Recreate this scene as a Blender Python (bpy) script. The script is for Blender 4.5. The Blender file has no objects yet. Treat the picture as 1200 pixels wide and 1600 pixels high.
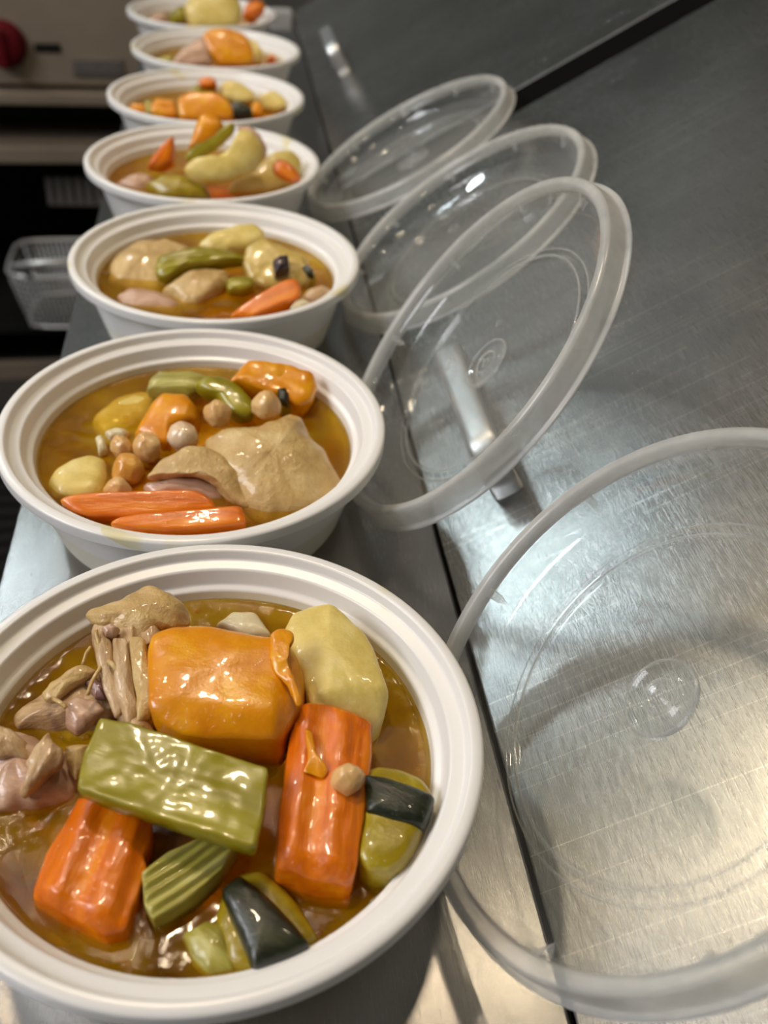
import bpy, bmesh, math, random
from mathutils import Vector, Matrix, noise

# ------------------------------------------------------------------ camera, world, lamps, exposure
scene = bpy.context.scene
COL = scene.collection
F_PX = 1434.16
CAM = Vector((0.0, 0.0, 0.24808))
FW = Vector((0.148458, 0.764374, -0.627450))
RT = Vector((0.988349, -0.136209, 0.067916))
UP = Vector((0.033551, 0.630222, 0.775690))
cd = bpy.data.cameras.new('camera')
cam = bpy.data.objects.new('camera', cd); COL.objects.link(cam)
cam.matrix_world = Matrix(((RT.x, UP.x, -FW.x, CAM.x), (RT.y, UP.y, -FW.y, CAM.y), (RT.z, UP.z, -FW.z, CAM.z), (0, 0, 0, 1)))
cd.sensor_fit = 'VERTICAL'; cd.sensor_height = 24.0; cd.sensor_width = 18.0
cd.lens = F_PX / 1600.0 * 24.0
cd.clip_start = 0.01; cd.clip_end = 50
cd.dof.use_dof = True; cd.dof.focus_distance = 0.345; cd.dof.aperture_fstop = 5.6
scene.camera = cam

world = bpy.data.worlds.new('world'); scene.world = world; world.use_nodes = True
wb = world.node_tree.nodes['Background']
wb.inputs[0].default_value = (0.55, 0.52, 0.48, 1); wb.inputs[1].default_value = 0.10

def area(name, loc, target, sx, sy, power, col):
    l = bpy.data.lights.new(name, 'AREA'); l.shape = 'RECTANGLE'; l.size = sx; l.size_y = sy
    l.energy = power; l.color = col
    o = bpy.data.objects.new(name, l); COL.objects.link(o); o.location = loc
    d = (Vector(target) - Vector(loc)).normalized()
    o.rotation_euler = d.to_track_quat('-Z', 'Y').to_euler()
    return o
WARM = (1.0, 0.80, 0.55); COOL = (0.80, 0.95, 1.0)
area('ceiling_lamp_warm_a', (-0.70, 0.78, 1.30), (-0.3, 0.5, 0), 0.07, 0.07, 1.2, WARM)
area('ceiling_lamp_warm_b', (-0.15, 0.76, 1.30), (0.0, 0.4, 0), 0.12, 0.07, 4.0, WARM)
area('ceiling_lamp_warm_c', (0.40, 0.72, 1.30), (0.1, 0.4, 0), 0.07, 0.07, 1.2, WARM)
area('hood_lamp_cool_a', (-1.07, 1.80, 1.17), (0, 0.5, 0), 0.10, 0.08, 1.55, COOL)
area('hood_lamp_cool_b', (-0.82, 1.80, 1.17), (0, 0.5, 0), 0.10, 0.08, 1.55, COOL)
area('added_hood_fill', (-0.2, 2.55, 1.36), (-0.2, 2.6, 0), 1.2, 0.3, 0.9, (0.92, 1.0, 0.97))  # added fill under the hood, brightens what the far steel reflects
area('added_soft_fill', (-1.7, 0.1, 1.72), (-0.1, 0.4, 0), 1.4, 1.4, 48.0, (0.97, 0.97, 1.0))  # added broad fill light, set aside to keep its sheen off the food

scene.view_settings.view_transform = 'Standard'
scene.view_settings.look = 'None'
scene.view_settings.gamma = 1.0
scene.view_settings.use_curve_mapping = False
scene.view_settings.exposure = 0.60
scene.cycles.transparent_max_bounces = 32
scene.cycles.max_bounces = 10
scene.cycles.sample_clamp_indirect = 6.0

random.seed(7)
H = 0.055            # counter is this far below the bowl rims (rims are z = 0)
SEAM_X = 0.0972
TILT = math.radians(31)
PN = Vector((-math.sin(TILT), 0, math.cos(TILT)))
PU = Vector((math.cos(TILT), 0, math.sin(TILT)))

# ------------------------------------------------------------------ helpers
def link(o, parent=None):
    COL.objects.link(o)
    if parent is not None: o.parent = parent
    return o
def tag(o, label=None, cat=None, group=None, kind=None):
    if label: o['label'] = label
    if cat: o['category'] = cat
    if group: o['group'] = group
    if kind: o['kind'] = kind
    return o
def empty(name, loc=(0, 0, 0), label=None, cat=None, group=None):
    o = bpy.data.objects.new(name, None); o.location = loc; o.empty_display_size = 0.02
    COL.objects.link(o); tag(o, label, cat, group); return o
def mesh_obj(name, verts, faces, mat, parent=None, smooth=True, loc=None):
    me = bpy.data.meshes.new(name); me.from_pydata([tuple(v) for v in verts], [], faces); me.update()
    me.polygons.foreach_set('use_smooth', [smooth] * len(me.polygons))
    if mat: me.materials.append(mat)
    o = bpy.data.objects.new(name, me); link(o, parent)
    if loc is not None: o.location = loc
    return o
def bm_obj(name, bm, mat, parent=None, smooth=False, bevel=0, seg=2):
    if bevel:
        bmesh.ops.bevel(bm, geom=[e for e in bm.edges], offset=bevel, segments=seg, affect='EDGES', profile=0.6, clamp_overlap=True)
    bmesh.ops.recalc_face_normals(bm, faces=bm.faces)
    me = bpy.data.meshes.new(name); bm.to_mesh(me); bm.free()
    me.polygons.foreach_set('use_smooth', [smooth] * len(me.polygons))
    if mat: me.materials.append(mat)
    o = bpy.data.objects.new(name, me); link(o, parent); return o
def box(name, lo, hi, mat, parent=None, bevel=0.0, seg=2):
    bm = bmesh.new(); bmesh.ops.create_cube(bm, size=1)
    lo, hi = Vector(lo), Vector(hi); c = (lo + hi) / 2; s = hi - lo
    for v in bm.verts: v.co = Vector((v.co.x * s.x, v.co.y * s.y, v.co.z * s.z)) + c
    return bm_obj(name, bm, mat, parent, False, bevel, seg)
def lathe(name, prof, mat, parent=None, seg=96, closed=False):
    vs, fs = [], []; n = len(prof); axis = {}
    for i, (r, z) in enumerate(prof):
        if r < 1e-6: axis[i] = len(vs); vs.append((0, 0, z))
        else:
            axis[i] = len(vs)
            for k in range(seg):
                a = 2 * math.pi * k / seg; vs.append((r * math.cos(a), r * math.sin(a), z))
    rng = range(n) if closed else range(n - 1)
    for i in rng:
        j = (i + 1) % n; a0, b0 = axis[i], axis[j]; ra, rb = prof[i][0] < 1e-6, prof[j][0] < 1e-6
        if ra and rb: continue
        for k in range(seg):
            k2 = (k + 1) % seg
            if ra: fs.append((a0, b0 + k, b0 + k2))
            elif rb: fs.append((a0 + k, b0, a0 + k2))
            else: fs.append((a0 + k, b0 + k, b0 + k2, a0 + k2))
    o = mesh_obj(name, vs, fs, mat, parent)
    bm = bmesh.new(); bm.from_mesh(o.data); bmesh.ops.recalc_face_normals(bm, faces=bm.faces); bm.to_mesh(o.data); bm.free()
    return o
def round_prof(pts, rad, n=4):
    """fillet the interior corners of an open (r,z) profile"""
    out = [pts[0]]
    for i in range(1, len(pts) - 1):
        p, q, s = Vector(pts[i - 1]), Vector(pts[i]), Vector(pts[i + 1])
        a, b = (p - q), (s - q); d = min(rad, a.length * 0.45, b.length * 0.45)
        A, B = q + a.normalized() * d, q + b.normalized() * d
        for k in range(n + 1):
            t = k / n; out.append(tuple(A * (1 - t) ** 2 + q * 2 * t * (1 - t) + B * t * t))
    out.append(pts[-1]); return out
def tube(name, path, rad, mat, parent=None, seg=12, flat=1.0, side=None, sq=1.0):
    """swept tube with round section along path, optionally wider along 'side'"""
    vs, fs = [], []; path = [Vector(p) for p in path]; n = len(path)
    for i, p in enumerate(path):
        t = (path[min(i + 1, n - 1)] - path[max(i - 1, 0)]).normalized()
        s = (side if side is not None else (Vector((0, 0, 1)) if abs(t.z) < 0.9 else Vector((1, 0, 0))))
        s = (s - t * s.dot(t)).normalized(); b = t.cross(s)
        for k in range(seg):
            a = 2 * math.pi * k / seg; ca, sa = math.cos(a), math.sin(a)
            if sq != 1.0: ca, sa = math.copysign(abs(ca) ** sq, ca), math.copysign(abs(sa) ** sq, sa)
            vs.append(p + s * (rad * flat * ca) + b * (rad * sa))
    for i in range(n - 1):
        for k in range(seg):
            k2 = (k + 1) % seg; fs.append((i * seg + k, i * seg + k2, (i + 1) * seg + k2, (i + 1) * seg + k))
    fs.append(tuple(range(seg))[::-1]); fs.append(tuple((n - 1) * seg + k for k in range(seg)))
    return mesh_obj(name, vs, fs, mat, parent)
def text_obj(name, body, size, depth, mat, parent):
    cu = bpy.data.curves.new(name, 'FONT'); cu.body = body; cu.size = size; cu.extrude = depth; cu.align_x = 'CENTER'; cu.align_y = 'CENTER'
    t = bpy.data.objects.new(name, cu); COL.objects.link(t)
    dg = bpy.context.evaluated_depsgraph_get(); dg.update()
    me = bpy.data.meshes.new_from_object(t.evaluated_get(dg)); me.name = name
    bpy.data.objects.remove(t); bpy.data.curves.remove(cu)
    me.materials.clear(); me.materials.append(mat)
    o = bpy.data.objects.new(name, me); return link(o, parent)

def ray(px, py): return FW * F_PX + RT * (px - 600.0) + UP * (800.0 - py)
def at(px, py, z):
    d = ray(px, py); return CAM + d * ((z - CAM.z) / d.z)

# ------------------------------------------------------------------ materials
def mat_new(name):
    m = bpy.data.materials.new(name); m.use_nodes = True
    nt = m.node_tree; return m, nt, nt.nodes['Principled BSDF'], nt.nodes['Material Output']
def nd(nt, t, **kw):
    n = nt.nodes.new(t)
    for k, v in kw.items(): setattr(n, k, v)
    return n
def ramp(nt, fac, stops):
    r = nd(nt, 'ShaderNodeValToRGB'); e = r.color_ramp.elements
    while len(e) < len(stops): e.new(0.5)
    for x, (p, c) in zip(e, stops): x.position = p; x.color = (*c, 1)
    nt.links.new(fac, r.inputs[0]); return r.outputs[0]
def tex(nt, scale=(1, 1, 1), nscale=5.0, detail=3.0, rough=0.55, coord='Object', dist=0.0, loc=(0, 0, 0), rot=(0, 0, 0)):
    tc = nd(nt, 'ShaderNodeTexCoord'); mp = nd(nt, 'ShaderNodeMapping'); mp.inputs['Scale'].default_value = scale
    mp.inputs['Location'].default_value = loc; mp.inputs['Rotation'].default_value = rot
    nt.links.new(tc.outputs[coord], mp.inputs[0]); n = nd(nt, 'ShaderNodeTexNoise')
    n.inputs['Scale'].default_value = nscale; n.inputs['Detail'].default_value = detail; n.inputs['Roughness'].default_value = rough; n.inputs['Distortion'].default_value = dist
    nt.links.new(mp.outputs[0], n.inputs['Vector']); return n.outputs['Fac']
def bump(nt, h, strength, dist, normal=None):
    b = nd(nt, 'ShaderNodeBump'); b.inputs['Strength'].default_value = strength; b.inputs['Distance'].default_value = dist
    nt.links.new(h, b.inputs['Height'])
    if normal is not None: nt.links.new(normal, b.inputs['Normal'])
    return b.outputs[0]
def math_n(nt, op, a, b=None):
    m = nd(nt, 'ShaderNodeMath', operation=op)
    for i, v in enumerate((a, b)):
        if v is None: continue
        if isinstance(v, (int, float)): m.inputs[i].default_value = v
        else: nt.links.new(v, m.inputs[i])
    return m.outputs[0]
def simple(name, col, rough=0.5, metal=0.0, coat=0.0):
    m, nt, b, o = mat_new(name); b.inputs['Base Color'].default_value = (*col, 1)
    b.inputs['Roughness'].default_value = rough; b.inputs['Metallic'].default_value = metal; b.inputs['Specular IOR Level'].default_value = 0.10; b.inputs['Coat Weight'].default_value = coat
    f = tex(nt, nscale=14, detail=4)
    nt.links.new(ramp(nt, f, [(0.3, tuple(c * 0.88 for c in col)), (0.7, tuple(min(1, c * 1.08) for c in col))]), b.inputs['Base Color'])
    return m
def steel(name, col=(0.56, 0.55, 0.53), rough=0.27, grain=(60, 2.2, 60), scratch=0.0, world_grain=False):
    m, nt, b, o = mat_new(name)
    b.inputs['Metallic'].default_value = 1.0
    g = tex(nt, scale=grain, nscale=9, detail=5, rough=0.7)
    blotch = tex(nt, nscale=7, detail=4)
    rr = math_n(nt, 'ADD', math_n(nt, 'MULTIPLY', g, 0.22), math_n(nt, 'MULTIPLY', blotch, 0.14))
    nt.links.new(math_n(nt, 'ADD', rr, rough - 0.17), b.inputs['Roughness'])
    c = ramp(nt, math_n(nt, 'ADD', math_n(nt, 'MULTIPLY', g, 0.5), math_n(nt, 'MULTIPLY', blotch, 0.5)), [(0.3, tuple(k * 0.82 for k in col)), (0.7, tuple(k * 1.1 for k in col))])
    nt.links.new(c, b.inputs['Base Color'])
    nrm = bump(nt, g, 0.26, 0.00025)
    if scratch:
        s = tex(nt, scale=(0.5, 110, 0.0), nscale=6, detail=2, rot=(0, 0, 0.10), dist=0.0)
        s2 = tex(nt, nscale=5, detail=2, loc=(3, 1, 2))
        sm = math_n(nt, 'MULTIPLY', math_n(nt, 'GREATER_THAN', s, 0.64), math_n(nt, 'GREATER_THAN', s2, 0.38))
        nrm = bump(nt, sm, scratch, 0.0004, nrm)
        lc = nd(nt, 'ShaderNodeMix', data_type='RGBA'); nt.links.new(math_n(nt, 'MULTIPLY', sm, 0.55), lc.inputs[0]); nt.links.new(c, lc.inputs[6]); lc.inputs[7].default_value = (0.85, 0.84, 0.80, 1); nt.links.new(lc.outputs[2], b.inputs['Base Color'])
    nt.links.new(nrm, b.inputs['Normal'])
    return m
M = {}
M['shelf'] = steel('brushed_steel_shelf', (0.44, 0.43, 0.42), 0.24, (230, 10, 230))
M['cover'] = steel('brushed_steel_cover', (0.44, 0.44, 0.43), 0.25, (230, 10, 230), 0.35)
M['handle'] = steel('satin_steel_handle', (0.72, 0.73, 0.73), 0.42, (30, 8, 30))
M['range'] = steel('range_steel', (0.34, 0.27, 0.20), 0.5, (2, 40, 40)); M['range'].node_tree.nodes['Principled BSDF'].inputs['Metallic'].default_value = 0.45
M['chrome'] = simple('chrome_wire', (0.80, 0.80, 0.78), 0.3, 0.5)
M['dark'] = simple('dark_interior', (0.012, 0.012, 0.011), 0.7)
M['black'] = simple('black_plastic', (0.003, 0.003, 0.003), 0.8)
_b = M['black'].node_tree; _d = _b.nodes.new('ShaderNodeBsdfDiffuse'); _d.inputs[0].default_value = (0.006, 0.006, 0.006, 1); _b.links.new(_d.outputs[0], _b.nodes['Material Output'].inputs['Surface'])
M['redknob'] = simple('red_plastic', (0.12, 0.008, 0.012), 0.4)
M['plate'] = simple('plate_metal', (0.20, 0.18, 0.16), 0.5, 0.6)
M['letters'] = simple('letter_metal', (0.32, 0.29, 0.27), 0.5, 0.6)
M['wall'] = simple('wall_paint', (0.55, 0.55, 0.53), 0.7)
M['ceil'] = simple('ceiling_paint', (0.34, 0.33, 0.31), 0.8)
M['hood'] = simple('hood_steel', (0.44, 0.43, 0.41), 0.5, 0.1)
M['floor'] = simple('floor_tile', (0.05, 0.045, 0.04), 0.5)
M['mat'] = simple('rubber_mat', (0.018, 0.017, 0.015), 0.6)
M['bracket'] = simple('pale_metal', (0.55, 0.54, 0.52), 0.45, 0.2)

def bowl_mat():
    m, nt, b, o = mat_new('white_polypropylene')
    st = tex(nt, nscale=26, detail=3, rough=0.5)
    st2 = tex(nt, nscale=9, detail=2, loc=(5, 2, 1))
    k = math_n(nt, 'MULTIPLY', math_n(nt, 'SMOOTH_MIN', math_n(nt, 'MULTIPLY', math_n(nt, 'MAXIMUM', math_n(nt, 'SUBTRACT', st, 0.56), 0.0), 9.0), 1.0),
               math_n(nt, 'GREATER_THAN', st2, 0.52))
    # smears of broth only near the rim (object z close to 0)
    tc = nd(nt, 'ShaderNodeTexCoord'); sp = nd(nt, 'ShaderNodeSeparateXYZ'); nt.links.new(tc.outputs['Object'], sp.inputs[0])
    k = math_n(nt, 'MULTIPLY', k, math_n(nt, 'GREATER_THAN', sp.outputs['Z'], -0.011))
    rad = math_n(nt, 'SQRT', math_n(nt, 'ADD', math_n(nt, 'POWER', sp.outputs['X'], 2.0), math_n(nt, 'POWER', sp.outputs['Y'], 2.0)))
    film = math_n(nt, 'MULTIPLY', math_n(nt, 'MULTIPLY', math_n(nt, 'LESS_THAN', sp.outputs['Z'], -0.0125), math_n(nt, 'LESS_THAN', rad, 0.0772)), math_n(nt, 'MULTIPLY', st2, 0.9))
    k = math_n(nt, 'MAXIMUM', k, film)
    mix = nd(nt, 'ShaderNodeMix', data_type='RGBA'); mix.inputs[6].default_value = (0.84, 0.83, 0.81, 1); mix.inputs[7].default_value = (0.70, 0.60, 0.18, 1)
    nt.links.new(math_n(nt, 'MULTIPLY', k, 0.6), mix.inputs[0]); nt.links.new(mix.outputs[2], b.inputs['Base Color'])
    b.inputs['Roughness'].default_value = 0.28
    b.inputs['Subsurface Weight'].default_value = 0.15; b.inputs['Subsurface Radius'].default_value = (0.004, 0.004, 0.003); b.inputs['Subsurface Scale'].default_value = 1.0
    return m
M['bowl'] = bowl_mat()

def broth_mat():
    m, nt, b, o = mat_new('golden_broth'); nt.nodes.remove(b)
    big = tex(nt, nscale=28, detail=3); fine = tex(nt, nscale=240, detail=4, rough=0.7)
    col = ramp(nt, big, [(0.30, (0.42, 0.19, 0.0)), (0.50, (0.64, 0.36, 0.0)), (0.68, (0.74, 0.50, 0.004))])
    df = nd(nt, 'ShaderNodeBsdfDiffuse'); nt.links.new(col, df.inputs[0])
    tr = nd(nt, 'ShaderNodeBsdfTransparent'); tr.inputs[0].default_value = (1, 0.94, 0.66, 1)
    mx = nd(nt, 'ShaderNodeMixShader'); nt.links.new(math_n(nt, 'ADD', math_n(nt, 'MULTIPLY', big, 0.6), -0.02), mx.inputs[0])
    nt.links.new(tr.outputs[0], mx.inputs[1]); nt.links.new(df.outputs[0], mx.inputs[2])
    gl = nd(nt, 'ShaderNodeBsdfGlossy'); gl.inputs['Roughness'].default_value = 0.10
    msk = tex(nt, nscale=14, detail=2, loc=(2, 7, 0))
    n1 = bump(nt, big, 0.5, 0.006)
    n2 = bump(nt, math_n(nt, 'MULTIPLY', fine, math_n(nt, 'MAXIMUM', math_n(nt, 'SUBTRACT', msk, 0.40), 0.0)), 1.0, 0.0045, n1)
    nt.links.new(n2, gl.inputs['Normal'])
    lw = nd(nt, 'ShaderNodeLayerWeight'); lw.inputs[0].default_value = 0.5
    fr = math_n(nt, 'ADD', math_n(nt, 'MULTIPLY', math_n(nt, 'POWER', lw.outputs['Facing'], 4.0), 0.6), 0.035)
    m2 = nd(nt, 'ShaderNodeMixShader'); nt.links.new(fr, m2.inputs[0]); nt.links.new(mx.outputs[0], m2.inputs[1]); nt.links.new(gl.outputs[0], m2.inputs[2])
    nt.links.new(m2.outputs[0], o.inputs['Surface'])
    va = nd(nt, 'ShaderNodeVolumeAbsorption'); va.inputs[0].default_value = (0.96, 0.775, 0.02, 1); va.inputs[1].default_value = 60.0
    nt.links.new(va.outputs[0], o.inputs['Volume'])
    return m
M['broth'] = broth_mat()

def plastic(name, haze, tint=(0.97, 0.98, 0.98), rough=0.06, white=(0.80, 0.80, 0.78)):
    """thin translucent polypropylene: see-through share, milky share, gloss"""
    m, nt, b, o = mat_new(name); nt.nodes.remove(b)
    tr = nd(nt, 'ShaderNodeBsdfTransparent'); tr.inputs[0].default_value = (*tint, 1)
    df = nd(nt, 'ShaderNodeBsdfDiffuse'); df.inputs[0].default_value = (*white, 1)
    tl = nd(nt, 'ShaderNodeBsdfTranslucent'); tl.inputs[0].default_value = (*white, 1)
    md = nd(nt, 'ShaderNodeMixShader'); md.inputs[0].default_value = 0.5; nt.links.new(df.outputs[0], md.inputs[1]); nt.links.new(tl.outputs[0], md.inputs[2])
    lw = nd(nt, 'ShaderNodeLayerWeight'); lw.inputs[0].default_value = 0.5
    f = tex(nt, nscale=30, detail=3)
    hz = math_n(nt, 'ADD', math_n(nt, 'MULTIPLY', math_n(nt, 'POWER', lw.outputs['Facing'], 2.5), 0.35 + haze * 0.4), math_n(nt, 'MULTIPLY', f, haze * 2.0))
    mx = nd(nt, 'ShaderNodeMixShader'); nt.links.new(math_n(nt, 'MINIMUM', hz, 0.95), mx.inputs[0]); nt.links.new(tr.outputs[0], mx.inputs[1]); nt.links.new(md.outputs[0], mx.inputs[2])
    gl = nd(nt, 'ShaderNodeBsdfGlossy'); gl.inputs['Roughness'].default_value = rough
    nt.links.new(bump(nt, tex(nt, nscale=45, detail=2), 0.12, 0.002), gl.inputs['Normal'])
    fr = math_n(nt, 'ADD', math_n(nt, 'MULTIPLY', math_n(nt, 'POWER', lw.outputs['Facing'], 4.0), 0.5), 0.035)
    m2 = nd(nt, 'ShaderNodeMixShader'); nt.links.new(fr, m2.inputs[0]); nt.links.new(mx.outputs[0], m2.inputs[1]); nt.links.new(gl.outputs[0], m2.inputs[2])
    nt.links.new(m2.outputs[0], o.inputs['Surface']); return m
M['clear'] = plastic('clear_lid_plastic', 0.016)
M['frost'] = plastic('frosted_lid_plastic', 0.42, rough=0.22)
M['line'] = plastic('lid_ridge_plastic', 0.22, rough=0.08)
M['mark'] = plastic('raised_lid_mark', 0.25, rough=0.1)

def food(name, stops, grain=(1, 1, 1), nscale=90, detail=4, rough=0.3, sss=0.12, rad=(0.004, 0.002, 0.0007), bumps=0.3, coat=0.5, bscale=None, spots=None):
    m, nt, b, o = mat_new(name)
    f = tex(nt, scale=grain, nscale=nscale, detail=detail, rough=0.6)
    col = ramp(nt, f, stops)
    if spots:
        s = tex(nt, nscale=spots[1], detail=2, loc=(4, 9, 1)); mix = nd(nt, 'ShaderNodeMix', data_type='RGBA')
        nt.links.new(math_n(nt, 'MINIMUM', math_n(nt, 'MULTIPLY', math_n(nt, 'MAXIMUM', math_n(nt, 'SUBTRACT', s, spots[2]), 0.0), 8.0), 0.85), mix.inputs[0])
        nt.links.new(col, mix.inputs[6]); mix.inputs[7].default_value = (*spots[0], 1); col = mix.outputs[2]
    nt.links.new(col, b.inputs['Base Color'])
    b.inputs['Roughness'].default_value = rough
    b.inputs['Subsurface Weight'].default_value = sss; b.inputs['Subsurface Radius'].default_value = rad; b.inputs['Subsurface Scale'].default_value = 1.0
    b.inputs['Coat Weight'].default_value = coat; b.inputs['Coat Roughness'].default_value = 0.05
    bt = tex(nt, scale=grain, nscale=bscale or nscale * 3, detail=5, rough=0.65)
    wob = math_n(nt, 'MAXIMUM', math_n(nt, 'SUBTRACT', tex(nt, nscale=620, detail=1, rough=0.5), 0.56), 0.0)
    wob = math_n(nt, 'ADD', wob, math_n(nt, 'MULTIPLY', tex(nt, nscale=130, detail=1, loc=(1, 2, 3)), 0.16))
    n1 = bump(nt, bt, bumps, 0.0012); n2 = bump(nt, wob, 1.0, 0.0011)
    nt.links.new(n1, b.inputs['Normal']); nt.links.new(n2, b.inputs['Coat Normal'])
    return m
M['carrot'] = food('cooked_carrot', [(0.30, (0.56, 0.105, 0.0)), (0.52, (0.76, 0.175, 0.0)), (0.72, (0.86, 0.29, 0.001))], (10, 75, 75), 2.0, sss=0.04)
M['squash'] = food('cooked_squash', [(0.30, (0.66, 0.21, 0.0)), (0.55, (0.78, 0.30, 0.0)), (0.75, (0.86, 0.44, 0.004))], nscale=55, sss=0.06)
M['potato'] = food('cooked_potato', [(0.30, (0.64, 0.47, 0.10)), (0.55, (0.76, 0.60, 0.18)), (0.75, (0.84, 0.71, 0.32))], nscale=70, rough=0.4, coat=0.5)
M['celery'] = food('cooked_celery', [(0.30, (0.20, 0.165, 0.002)), (0.52, (0.29, 0.245, 0.006)), (0.74, (0.40, 0.35, 0.03))], (6, 38, 38), 2.0, bumps=0.12, coat=0.3)
M['celery_pale'] = food('pale_celery', [(0.30, (0.27, 0.23, 0.02)), (0.55, (0.42, 0.38, 0.075)), (0.72, (0.62, 0.58, 0.22))], (10, 90, 90), 2.4, bumps=0.45)
M['zuc'] = food('zucchini_flesh', [(0.30, (0.24, 0.16, 0.002)), (0.55, (0.34, 0.25, 0.006)), (0.75, (0.46, 0.38, 0.04))], nscale=80)
M['zskin'] = food('zucchini_skin', [(0.35, (0.005, 0.008, 0.003)), (0.6, (0.014, 0.020, 0.006)), (0.75, (0.05, 0.06, 0.012))], (8, 40, 40), 4.0, sss=0.0, rough=0.3, bumps=0.5, coat=0.3)
M['eggflesh'] = food('eggplant_flesh', [(0.30, (0.46, 0.30, 0.06)), (0.55, (0.60, 0.44, 0.11)), (0.75, (0.72, 0.58, 0.22))], nscale=70)
M['eggskin'] = food('dark_purple_skin', [(0.35, (0.010, 0.004, 0.008)), (0.7, (0.05, 0.02, 0.035))], nscale=80, sss=0.0, rough=0.25)
M['chickpea'] = food('cooked_chickpea', [(0.30, (0.64, 0.36, 0.12)), (0.55, (0.76, 0.48, 0.20)), (0.75, (0.84, 0.62, 0.32))], nscale=60)
M['chickpea_orange'] = food('orange_chickpea', [(0.30, (0.62, 0.26, 0.03)), (0.7, (0.78, 0.42, 0.08))], nscale=60)
M['chickpea_pale'] = food('pale_chickpea', [(0.30, (0.70, 0.48, 0.28)), (0.7, (0.84, 0.66, 0.45))], nscale=60)
M['chicken'] = food('cooked_chicken', [(0.30, (0.38, 0.22, 0.10)), (0.52, (0.58, 0.38, 0.19)), (0.72, (0.74, 0.55, 0.32))], (22, 60, 40), 2.2, bumps=0.75, bscale=9, spots=((0.20, 0.09, 0.09), 75, 0.60))
M['skin'] = food('chicken_skin', [(0.30, (0.46, 0.28, 0.09)), (0.52, (0.62, 0.42, 0.16)), (0.72, (0.76, 0.58, 0.28))], nscale=60, bumps=0.8, bscale=330, rough=0.35)
M['meatpink'] = food('pink_chicken_meat', [(0.30, (0.42, 0.23, 0.14)), (0.55, (0.58, 0.37, 0.25)), (0.75, (0.68, 0.48, 0.34))], (12, 50, 50), 2.2, bumps=0.5)
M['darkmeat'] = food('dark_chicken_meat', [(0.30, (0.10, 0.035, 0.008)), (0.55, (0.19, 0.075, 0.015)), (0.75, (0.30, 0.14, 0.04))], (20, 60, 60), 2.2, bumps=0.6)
M['purple'] = food('purplish_chicken', [(0.30, (0.10, 0.04, 0.045)), (0.55, (0.24, 0.12, 0.11)), (0.75, (0.40, 0.24, 0.18))], (20, 60, 60), 2.2, bumps=0.6)
M['onion'] = food('cooked_onion', [(0.30, (0.62, 0.52, 0.30)), (0.7, (0.78, 0.70, 0.48))], nscale=50)

# ------------------------------------------------------------------ the setting
FLOOR_Z = -0.96; CEIL_Z = 1.78
tag(box('floor', (-3.0, -2.4, FLOOR_Z - 0.05), (2.4, 3.4, FLOOR_Z), M['floor']), 'dark kitchen floor', 'floor', kind='structure')
tag(box('ceiling', (-3.0, -2.4, CEIL_Z), (2.4, 3.4, CEIL_Z + 0.05), M['ceil']), 'pale kitchen ceiling', 'ceiling', kind='structure')
tag(box('wall_back', (-3.0, 3.3, FLOOR_Z), (2.4, 3.4, CEIL_Z), M['wall']), 'brown grey back wall', 'wall', kind='structure')
tag(box('wall_front', (-3.0, -2.4, FLOOR_Z), (2.4, -2.3, CEIL_Z), M['wall']), 'brown grey wall behind the camera', 'wall', kind='structure')
tag(box('wall_left', (-3.1, -2.4, FLOOR_Z), (-3.0, 3.4, CEIL_Z), M['wall']), 'brown grey left wall', 'wall', kind='structure')
tag(box('wall_right', (2.4, -2.4, FLOOR_Z), (2.5, 3.4, CEIL_Z), M['wall']), 'brown grey right wall', 'wall', kind='structure')

# rubber floor mat with raised bars
mt = empty('floor_mat', (-0.65, 1.2, FLOOR_Z), 'black ribbed rubber mat on the floor left of the counter', 'floor mat')
box('base', (-0.55, -1.1, 0.0), (0.45, 0.68, 0.008), M['mat'], mt, 0.002)
b0 = None
for k in range(44):
    y = -1.07 + k * 0.04
    if b0 is None:
        b0 = box('rib', (-0.53, -0.010, 0.008), (0.43, 0.010, 0.020), M['mat'], mt, 0.003); o = b0
    else:
        o = b0.copy(); link(o); o.parent = mt
    o.location = (0, y, 0); o.rotation_euler = (0, 0, 0.0)

# ------------------------------------------------------------------ prep table: body, shelf, hinged covers
body = empty('prep_table_body', (0.3, 0.6, FLOOR_Z), 'stainless steel refrigerated prep table under the shelf', 'prep table')
ZB = -FLOOR_Z
box('cabinet', (-0.36, -1.1, 0.10), (0.42, 0.90, ZB - 0.085), M['shelf'], body, 0.004)
box('rail', (-0.205, -1.1, ZB - 0.085), (-0.196, 0.90, ZB - 0.062), M['dark'], body)
for sx in (-0.32, 0.36):
    for sy in (-1.0, 0.9):
        lathe_leg = lathe('leg', [(0, 0), (0.025, 0), (0.028, 0.02), (0.02, 0.03), (0.02, 0.10), (0, 0.10)], M['handle'], body, 20)
        lathe_leg.location = (sx, sy, 0)
# inner liner below covers (dark well edge)
box('liner', (-0.19, -1.1, ZB - 0.085), (0.42, 0.90, ZB - 0.070), M['dark'], body)

sh = empty('counter_shelf', (-0.01, 0.55, -H), 'narrow brushed steel shelf carrying the row of white bowls', 'shelf')
box('top', (-0.1034, -1.05, -0.0025), (0.1060, 0.93, 0.0), M['shelf'], sh, 0.0012)
box('front_lip', (-0.1034, -1.05, -0.030), (-0.1014, 0.93, -0.0026), M['shelf'], sh, 0.0004)
box('bracket', (0.075, -0.55, -0.016), (0.095, -0.50, -0.0026), M['shelf'], sh)

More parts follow.
